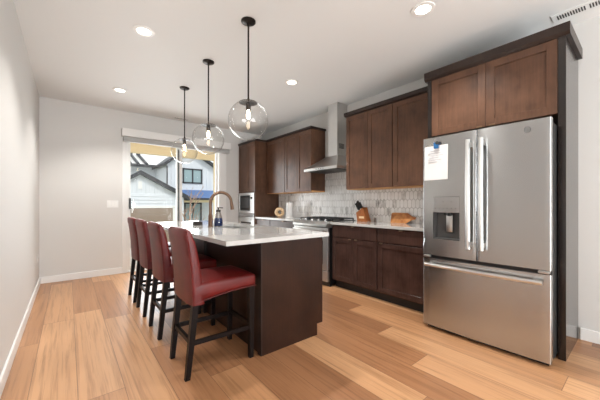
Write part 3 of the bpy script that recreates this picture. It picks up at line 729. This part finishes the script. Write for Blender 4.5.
# ------------------------------------------------------------------ bar stools (face +x)
def make_stool(label, y):
    c = y
    t = thing('bar_stool', label, 'bar stool', (.85, y, 0), 'red leather bar stools at the island')
    hw = .215
    # seat: domed cushion
    bm = BM(); vs = bx(bm, .635, 1.115, c - hw, c + hw, .545, .635, .022, 4)
    bmesh.ops.subdivide_edges(bm, edges=[e for e in bm.edges if e.calc_length() > .2], cuts=7, use_grid_fill=True)
    for v in bm.verts:
        fx_ = 1 - ((v.co.x - .88) / .25) ** 2; fy_ = 1 - ((v.co.y - c) / hw) ** 2
        if v.co.z > .62: v.co.z += .022 * max(0, fx_) * max(0, fy_)
        if v.co.z < .56:
            v.co.z += -.048 * max(0, 1 - (v.co.x - .635) / .48) + .02 * max(0, 1 - ((v.co.y - c) / hw) ** 2) + .015 * max(0, 1 - ((v.co.x - .88) / .24) ** 2)
    st = obj('seat', bm, 'leather', t, True)
    z = .5475
    for s in (-1, 1):
        bm = BM(); tube(bm, [(.66 + .45 * k / 12, c + s * (hw - .002), z - .045 * (1 - k / 12) + .015 * max(0, 1 - ((.66 + .45 * k / 12 - .88) / .24) ** 2)) for k in range(13)], .003, 6); obj('piping', bm, 'piping', st, True)
    bm = BM(); tube(bm, [(1.113, c - hw + 2 * hw * k / 12, z + .02 * max(0, 1 - ((2 * k / 12 - 1)) ** 2)) for k in range(13)], .003, 6)
    obj('piping', bm, 'piping', st, True)
    # backrest: slab leaning backwards, slightly curved, wraps down behind the seat
    bm = BM(); nz, ny = 14, 8; fr = []; z0, z1 = .492, 1.005
    def prof(f_, s):
        z = z0 + (z1 - z0) * f_
        rear = .632 - .050 * f_ - .018 * f_ ** 3 * 0 - .010 * math.sin(math.pi * f_) * -1
        th = .092 - .036 * f_
        return rear, th, z
    bm2 = BM(); vs = bx(bm2, 0, 1, -hw, hw, 0, 1)
    bmesh.ops.subdivide_edges(bm2, edges=bm2.edges[:], cuts=11, use_grid_fill=True)
    for v in bm2.verts:
        u_, f_, s_ = v.co.x, v.co.z, v.co.y / hw
        rear, th, z = prof(f_, s_)
        # rounded edges
        ed = max(abs(u_ * 2 - 1), 0)
        yy = v.co.y * (1 - .035 * ed ** 4 - .02 * (1 - f_) * 0)
        top = .018 * ed ** 3 * (f_ > .9) * f_
        corner = .012 * abs(s_) ** 6 * (f_ > .9)
        x = rear + th * (.5 + (u_ - .5) * (1 - .16 * abs(s_) ** 8) * (1 - .25 * max(0, (f_ - .92) / .08) ** 2))
        x -= .012 * (1 - s_ * s_)                       # gentle curve round the sitter
        if u_ > .99: x += .014 * math.sin(math.pi * f_) * (1 - s_ * s_)
        v.co = Vector((x, c + yy, z - top - corner))
    bk = obj('backrest', bm2, 'leather', t, True); bm.free()
    for s in (-1, 1):
        bm = BM(); tube(bm, [(prof(k / 12, s)[0] + .006, c + s * (hw - .004), prof(k / 12, s)[2]) for k in range(12)], .0032, 6)
        obj('piping', bm, 'piping', bk, True)
    # legs
    for s in (-1, 1):
        bm = BM(); taper(bm, (.612, c + s * .175, 0), (.668, c + s * .18, .553), .032, .044); obj('leg', bm, 'seat_leg', t)
        bm = BM(); taper(bm, (1.083, c + s * .185, 0), (1.083, c + s * .185, .556), .032, .044); obj('leg', bm, 'seat_leg', t)
        bm = BM(); prism(bm, [(.635, c + s * .181 - .010, .22), (1.085, c + s * .181 - .010, .215), (1.085, c + s * .181 - .010, .245), (.639, c + s * .181 - .010, .25)], (0, .02, 0)); obj('stretcher', bm, 'seat_leg', t)
    bm = BM(); bx(bm, .626, .648, c - .17, c + .17, .225, .255); obj('stretcher', bm, 'seat_leg', t)
    bm = BM(); bx(bm, 1.072, 1.094, c - .17, c + .17, .235, .265); obj('stretcher', bm, 'seat_leg', t)
    return t
st0 = make_stool('red leather bar stool nearest the camera, at the near end of the island', 2.115)
for dy, lb in ((.735, 'second red leather bar stool from the near end of the island'), (1.37, 'third red leather bar stool from the near end of the island'), (1.93, 'farthest red leather bar stool, nearest the sliding glass door')):
    dup(st0, (0, dy, 0), lb)

# ------------------------------------------------------------------ pendants
def make_pendant(label, y):
    x = 1.2; t = thing('pendant_light', label, 'pendant light', (x, y, CH), 'clear globe pendant lights over the island')
    zc, R = 1.886, .170
    bm = BM(); lathe(bm, (x, y, CH), [(.062, -.001), (.062, -.010), (.05, -.018), (.012, -.024), (.010, -.04)][::-1], 28); obj('canopy', bm, 'metal_black', t, True)
    bm = BM(); tube(bm, [(x, y, CH - .02), (x, y, zc + R)], .0075, 10); obj('rod', bm, 'metal_black', t, True)
    bm = BM(); lathe(bm, (x, y, zc), [(.076, R * .872), (.080, R * .882), (.076, R * .91), (.03, R * .96), (.012, R * 1.0), (.010, R * 1.09)], 28); obj('cap', bm, 'metal_black', t, True)
    bm = BM(); lathe(bm, (x, y, zc), [(.019, R * .52), (.021, R * .55), (.021, R * .86), (.018, R * .875)], 20); sk = obj('socket', bm, 'metal_black', t, True)
    bm = BM(); lathe(bm, (x, y, zc), [(.003, .012), (.012, .016), (.017, .032), (.017, .052), (.012, .074), (.010, .089)], 18); obj('bulb', bm, 'bulb', t, True)
    bm = BM(); n = 26; pr = []
    for k in range(n + 1):
        q = math.pi * k / n; r_ = R * math.sin(q); z = -R * math.cos(q)
        if r_ > .077 or z < 0: pr.append((max(r_, .0015), z))
    lathe(bm, (x, y, zc), pr, 48, close=False); obj('globe', bm, 'globe', t, True)
    l = add_light('pendant_bulb_light', 'POINT', (0, 0, 0), (0, 0, 0), 9, (1, .9, .76), shadow_soft_size=.012); l.parent = t; l.location = (0, 0, zc - CH + .045)
    return t
p0 = make_pendant('largest-looking clear glass globe pendant, nearest the camera', 2.18)
dup(p0, (0, .90, 0), 'middle clear glass globe pendant over the island')
dup(p0, (.02, 1.80, 0), 'farthest clear glass globe pendant, in front of the sliding door')

# ------------------------------------------------------------------ ceiling fixtures
def can(label, x, y):
    t = thing('recessed_light', label, 'ceiling light', (x, y, CH), 'round recessed ceiling lights')
    bm = BM(); lathe(bm, (x, y, CH), [(.058, -.002), (.060, -.008), (.088, -.006), (.090, -.001)], 36, close=False)
    bm.faces.ensure_lookup_table(); obj('trim_ring', bm, 'white', t, True)
    bm = BM(); lathe(bm, (x, y, CH), [(.058, -.0015), (.058, -.004), (.03, -.006), (.002, -.0065)], 36); obj('lens', bm, 'can', t, True)
    l = add_light('can_spot', 'SPOT', (0, 0, 0), (0, 0, 0), 105, (1, .97, .92), spot_size=math.radians(125), spot_blend=.6, shadow_soft_size=.05); l.parent = t; l.location = (0, 0, -.02)
can('round recessed ceiling light at left, near the left wall', .533, 2.904)
can('small-looking recessed ceiling light by the back wall at left', .552, 4.615)
can('round recessed ceiling light between the pendant and the range hood', 2.235, 2.92)
can('round recessed ceiling light nearest the refrigerator', 2.219, 1.158)
def vent(label, x0, x1, y0, y1, along):
    t = thing('air_vent', label, 'air vent', ((x0 + x1) / 2, (y0 + y1) / 2, CH), 'ceiling air vents')
    bm = BM(); bx(bm, x0, x1, y0, y1, CH - .006, CH - .0005, .002); obj('frame', bm, 'ceiling', t)
    bm = BM()
    if along == 'y':
        n = int((y1 - y0 - .04) / .016)
        for k in range(n):
            if abs(k - n / 2) < 1: continue
            yy = y0 + .02 + k * .016; bx(bm, x0 + .035, x1 - .035, yy, yy + .008, CH - .0075, CH - .006)
    else:
        n = int((x1 - x0 - .04) / .016)
        for k in range(n):
            xx = x0 + .02 + k * .016; bx(bm, xx, xx + .008, y0 + .03, y1 - .03, CH - .0075, CH - .006)
    obj('slots', bm, 'toe', t)
vent('white slotted ceiling air vent beside the refrigerator cabinet', 3.13, 3.27, .10, .53, 'y')
vent('small slotted ceiling air vent above the sliding door', 1.48, 1.76, 5.40, 5.50, 'x')

# switch plate and outlet
t = thing('switch_plate', 'white triple light switch plate on the back wall', 'light switch', (.57, YB, 1.168))
bm = BM(); bx(bm, .49, .65, YB - .006, YB, 1.11, 1.226, .002); obj('plate', bm, 'trim', t)
for k in range(3):
    bm = BM(); bx(bm, .512 + k * .046, .544 + k * .046, YB - .010, YB - .006, 1.135, 1.2, .002); obj('rocker', bm, 'white', t)
t = thing('wall_outlet', 'white electrical outlet low on the left wall', 'outlet', (XL, 5.33, .42))
bm = BM(); bx(bm, XL, XL + .006, 5.295, 5.365, .362, .478, .002); obj('plate', bm, 'trim', t)
for z in (.395, .445):
    bm = BM(); bx(bm, XL + .006, XL + .008, 5.313, 5.347, z - .014, z + .014, .0008); obj('receptacle', bm, 'white', t)

# ------------------------------------------------------------------ outside
bm = BM(); bx(bm, -3, 6.5, YB + .15, 9.0, -.2, -.04); struct('patio', bm, 'concrete')
bm = BM(); bx(bm, -40, 60, 9.0, 60, -1.5, -1.2); struct('ground', bm, 'grass')
t = thing('patio_cover', 'tan patio cover with beam and corner post outside the sliding door', 'patio cover', (2.2, 7.5, -.04))
box_obj('beam', 'tan', t, -1.0, 3.45, 7.95, 8.1, 2.43, 2.68)
box_obj('roof_deck', 'tan', t, -1.0, 3.6, YB + .16, 8.2, 2.68, 2.8)
box_obj('post', 'tan', t, 3.30, 3.42, 7.97, 8.09, -.04, 2.43)

FW = Vector((math.sin(math.radians(39.1)), math.cos(math.radians(39.1)), 0)); RT = Vector((FW.y, -FW.x, 0))
def at(px, py, Y):      # the spot on the plane y = Y seen at that place of the photograph (used to measure the house)
    d = RT * ((px - 300) / 285) + FW + Vector((0, 0, (204 - py) / 285)); k = Y / d.y
    return Vector((d.x * k, Y, H + d.z * k))
house = thing('neighbor_house', 'white neighbouring house with pale metal roof, gable and blue porch roof', 'house', (5, 20, -1.2))
YA, YC, YR = 17.0, 19.0, 22.0
# gabled garage wing in front
apex, rgt, lft = at(140, 173.5, YA), at(189, 199.5, YA), at(118, 184.5, YA)
bm = BM(); sl = (rgt.z - apex.z) / (rgt.x - apex.x)
p0_ = Vector((lft.x, YA, -1.2)); p1_ = Vector((rgt.x - .3, YA, -1.2))
prism(bm, [p0_, p1_, Vector((p1_.x, YA, rgt.z - sl * .3)), apex, lft], (0, 1.6, 0)); k_ = lft.x
while k_ < rgt.x - .4:
    zt = (apex.z - abs(k_ - apex.x) * -sl) if k_ > apex.x else lft.z + (apex.z - lft.z) * (k_ - lft.x) / (apex.x - lft.x)
    bx(bm, k_, k_ + .06, YA - .035, YA, 1.75, zt - .05); k_ += .42
obj('garage_wing', bm, 'siding', house)
bm = BM()
for k in range(4): prism(bm, [(lft.x, YA - .005, 1.0 + k * .19), (lft.x, YA - .045, 1.0 + k * .19), (lft.x, YA - .008, 1.19 + k * .19)], (p1_.x - lft.x, 0, 0))
obj('lap_siding', bm, 'lap', house)
bm = BM(); th = .16
prism(bm, [apex + Vector((0, -.25, th)), rgt + Vector((0, -.25, th)), rgt + Vector((0, -.25, -.06)), apex + Vector((0, -.25, -.06))], (0, 2.0, 0))
prism(bm, [apex + Vector((0, -.25, th)), apex + Vector((0, -.25, -.06)), lft + Vector((0, -.25, -.06)), lft + Vector((0, -.25, th))], (0, 2.0, 0)); obj('garage_roof', bm, 'fascia', house)
a, b = at(127, 208.3, YA), at(172.5, 208.3, YA)
gd = box_obj('garage_door', 'taupe', house, a.x, b.x, YA - .05, YA + .02, -1.2, a.z)
bm = BM(); bx(bm, b.x, b.x + .22, YA - .07, YA, -1.2, a.z + .02); bx(bm, a.x, b.x + .22, YA - .07, YA, a.z + .001, a.z + .12); obj('garage_trim', bm, 'trim', house)
a, b = at(138, 181, YA), at(142, 189, YA); bm = BM(); bx(bm, a.x, b.x, YA - .04, YA, b.z, a.z); obj('gable_vent', bm, 'trim', house)
# rear wing with metal roof
e0, e1 = at(110, 163.5, YR), at(166, 164, YR)
box_obj('rear_wing', 'siding', house, e0.x, e1.x + .6, YR, YR + 4, -1.2, e0.z)
bm = BM(); tp = e0.z + 1.7
prism(bm, [Vector((e0.x, YR - .5, e0.z)), Vector((e0.x, YR + 4.5, tp)), Vector((e0.x, YR + 4.5, tp - .15)), Vector((e0.x, YR - .5, e0.z - .02))], (e1.x - e0.x + 1.5, 0, 0)); obj('metal_roof', bm, 'roof_metal', house)
box_obj('gutter', 'fascia', house, e0.x, e1.x, YR - .62, YR - .5, e0.z - .13, e0.z + .05)
for px in (126, 134, 142.5):
    q = at(px + 3, 160, YR); bm = BM(); x_ = q.x
    tube(bm, [(x_, YR - .45, e0.z + .08), (x_, YR + 3.0, e0.z + 1.27)], .10, 6); 
    cyl(bm, (x_, YR + 2.6, e0.z + 1.1), (x_, YR + 2.6, e0.z + 1.45), .14, seg=12); obj('roof_pipe', bm, 'fascia', house)
# two storey wing with gable roof behind the soffit
c0, c1 = at(167, 164, YC), at(213.5, 168, YC); ap = at(189, 150, YC)
bm = BM(); prism(bm, [Vector((c0.x, YC, -1.2)), Vector((c1.x, YC, -1.2)), Vector((c1.x, YC, c1.z)), ap, Vector((c0.x, YC, c0.z))], (0, 6, 0)); 
for k in range(1, 12):
    k_ = c0.x + k * (c1.x - c0.x) / 12; 
    zb_ = at(190, 167.5, YC).z if at(182, 170, YC).x - .05 < k_ < at(202.3, 170, YC).x else at(167, 189, YC).z
    bx(bm, k_, k_ + .06, YC - .03, YC, zb_, c0.z - .05)
tw = obj('main_wing', bm, 'siding', house)
el, er = at(163, 165.5, YC), at(215, 169, YC)
bm = BM(); dy = Vector((0, -.35, 0)); up = Vector((0, 0, .17))
prism(bm, [ap + dy + up, er + dy + up, er + dy, ap + dy], (0, 6.5, 0)); prism(bm, [ap + dy + up, ap + dy, el + dy, el + dy + up], (0, 6.5, 0)); obj('main_roof', bm, 'fascia', house)
box_obj('corner_board', 'fascia', house, c0.x - .03, c0.x + .04, YC - .03, YC + .02, at(167, 192, YC).z, c0.z - .1)
def hwin(p, q, Y, mull):
    a, b = at(p[0], p[1], Y), at(q[0], q[1], Y); bm = BM(); w = .09; y0 = Y - .06
    bx(bm, a.x, a.x + w, y0, Y, b.z, a.z); bx(bm, b.x - w, b.x, y0, Y, b.z, a.z); bx(bm, a.x, b.x, y0, Y, a.z - w, a.z); bx(bm, a.x, b.x, y0, Y, b.z, b.z + w)
    if mull: m_ = (a.x + b.x) / 2; bx(bm, m_ - w / 2, m_ + w / 2, y0, Y, b.z, a.z)
    fo = obj('window_frame', bm, 'fascia', house)
    bm = BM(); bx(bm, a.x + w, b.x - w, Y - .03, Y - .005, b.z + w, a.z - w); obj('pane', bm, 'winglass', fo)
hwin((182.5, 168), (202, 184), YC, True)
hwin((184, 202.5), (201.5, 224), YC, True)
a, b = at(176, 189.5, YC), at(214, 189.5, YC); c_ = at(176, 198, YC - 1.4)
bm = BM(); prism(bm, [Vector((a.x, YC, a.z)), Vector((a.x, YC - 1.4, c_.z)), Vector((a.x, YC - 1.4, c_.z - .06)), Vector((a.x, YC, a.z - .06))], (b.x - a.x, 0, 0)); obj('porch_roof', bm, 'roof_blue', house)
box_obj('porch_gutter', 'fascia', house, a.x, b.x, YC - 1.5, YC - 1.4, c_.z - .1, c_.z + .02)
box_obj('porch_beam', 'tan', house, at(181, 200, YC - 1.2).x, at(213, 200, YC - 1.2).x, YC - 1.3, YC - 1.15, at(190, 202.4, YC - 1.2).z, c_.z - .1)
# bare young tree in front of the house
t = thing('bare_tree', 'slender leafless young tree outside the right door pane', 'tree', tuple(at(191, 204, 12) * 1 + Vector((0, 0, -H - 1.2))))
rt = random.Random(5); bm = BM(); p = at(191, 204, 12); p.z = -1.2
P0 = Vector(p); trunk = [P0 + Vector((.05 * math.sin(k * 1.3), 0, k * .5)) for k in range(5)]
tr = obj('trunk', (lambda b_: (tube(b_, trunk + [trunk[-1] + Vector((.05, 0, .8))], [.07, .06, .055, .045, .04, .02], 8), b_)[1])(BM()), 'bark', t, True)
for k in range(13):
    s = trunk[2 + k % 3] + Vector((0, 0, rt.uniform(0, .45))); an = rt.uniform(0, 6.28); L = rt.uniform(.5, 1.1)
    d = Vector((math.cos(an), math.sin(an) * .7, rt.uniform(.6, 1.4))).normalized()
    m1 = s + d * L * .5 + Vector((0, 0, -.03)); e_ = s + d * L + Vector((0, 0, .1))
    bm = BM(); tube(bm, [s, m1, e_], [.02, .014, .006], 6)
    for j in range(3):
        q = m1 + (e_ - m1) * rt.random(); tube(bm, [q, q + Vector((rt.uniform(-.3, .3), rt.uniform(-.2, .2), rt.uniform(.1, .35)))], [.009, .004], 5)
    obj('branch', bm, 'bark', t, True)
for o in bpy.data.objects:
    if '_o' in o: del o['_o']
